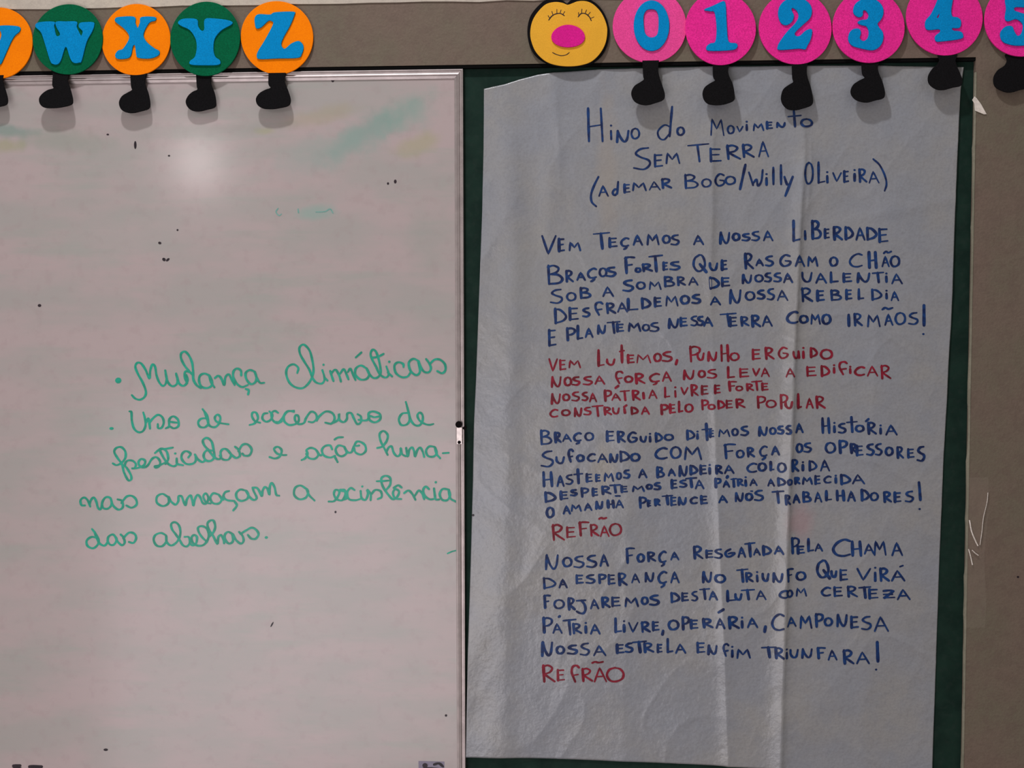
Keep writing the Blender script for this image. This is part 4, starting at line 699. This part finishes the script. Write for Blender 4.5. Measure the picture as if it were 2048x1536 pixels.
cut('nose', [crop(*K, nz)], -0.0148, 0.0018, M['magenta'], hd)['label'] = 'magenta oval nose'
fsurf = lambda P: at_np(P, -0.01478)
k = Ink(fsurf); P = crop(*K, [(950, 160), (975, 128), (1010, 110), (1045, 108), (1075, 125)]); k.stroke(P, 2.0)
for a, b in (((960, 150), (945, 125)), ((985, 125), (975, 92)), ((1015, 110), (1015, 75)), ((1040, 108), (1048, 80)), ((1062, 118), (1078, 92))): k.stroke(crop(*K, [a, b]), 1.2, False)
k.build('eye', M['blackink'], hd)
k = Ink(fsurf); P = crop(*K, [(1185, 135), (1210, 108), (1245, 110), (1275, 135), (1290, 165)]); k.stroke(P, 2.0)
for a, b in (((1190, 130), (1188, 100)), ((1212, 108), (1215, 72)), ((1240, 110), (1252, 80)), ((1262, 122), (1282, 98)), ((1282, 148), (1312, 135))): k.stroke(crop(*K, [a, b]), 1.2, False)
k.build('eye', M['blackink'], hd)
k = Ink(fsurf); k.stroke(crop(*K, [(980, 420), (1010, 435), (1050, 445), (1090, 438), (1115, 420)]), 1.6); k.build('mouth', M['blackink'], hd)
adopt(hd)

# ------------------------------------------------------------------ scrap of paper and clear tape at the right edge
P = [(1949, 193), (1953, 196), (1962, 208), (1973, 228), (1968, 228.5), (1950, 221), (1948.5, 206), (1944.5, 200)]
o = cut('paper_scrap', [P], -0.0090, 0.0004, M['scrap'], None, 1, bev=0.0001)
tag(o, 'small torn white paper scrap stuck to the wall edge right of the sheet', 'paper scrap')
m = NT('clear_tape', 0.12, 0.8); m.col(lin((190, 176, 160))); m.b.inputs['Alpha'].default_value = 0.07
m.bump(m.noise(90, 3, m.pos((1, 1, 0.35))), 0.6, 0.002); M['tape'] = m.m
V, F = [], []; nu, nv = 18, 90
for j in range(nv):
    v = j / (nv - 1)
    for i in range(nu):
        u = i / (nu - 1)
        x = (1933 - 2 * v) + (43 - 6 * v) * u + 3 * math.sin(v * 9); y = 955 + 300 * v
        c = at(x, y, -0.0088)
        dy = 0.0009 * float(ridge(np.array([u * 1.2 + v * 6]), np.array([v * 3 - u]))[0]) ** 3
        V.append((c[0], -0.0089 - dy, c[2]))
F = [(j * nu + i, (j + 1) * nu + i, (j + 1) * nu + i + 1, j * nu + i + 1) for j in range(nv - 1) for i in range(nu - 1)]
o = mesh('adhesive_tape', V, F, M['tape'], None, True); tag(o, 'strip of clear wrinkled adhesive tape on the wall beside the green board', 'tape')
def fold_line(pts, w):
    pts = smooth_line([(p[0], p[1]) for p in pts], 6); V, F = [], []
    T = np.gradient(pts, axis=0); T /= np.linalg.norm(T, axis=1)[:, None]; N = np.c_[-T[:, 1], T[:, 0]]
    for q, nn in zip(pts, N):
        for off, yy in ((-w, -0.0090), (0, -0.0116), (w, -0.0090)):
            c = at(*(q + nn * off), yy); V.append((c[0], yy, c[2]))
    for i in range(len(pts) - 1):
        for j in range(2): k_ = 3 * i + j; F.append((k_, k_ + 1, k_ + 4, k_ + 3))
    return mesh('tape_fold', V, F, M['tapef'], o, True)
M['tapef'] = plain('shiny_tape_fold', (226, 214, 204), 0.12, 0.9, 0.0, 0.3, 600)
for pts, w in (([(1939, 1040), (1943, 1062), (1950, 1080), (1956, 1092)], 1.4), ([(1937, 1098), (1941, 1112), (1945, 1130)], 1.2),
               ([(1944, 1100), (1950, 1106), (1957, 1111)], 1.1), ([(1976, 985), (1974, 1005), (1967, 1035), (1964, 1062), (1960, 1090)], 0.8)):
    fold_line(pts, w)
k = Ink(lambda P: at_np(P, -0.0082)); k.dot(2036, 1154, 2.4, 2.2); k.build('wall_speck', M['blackink'], bpy.data.objects['wall_back'])
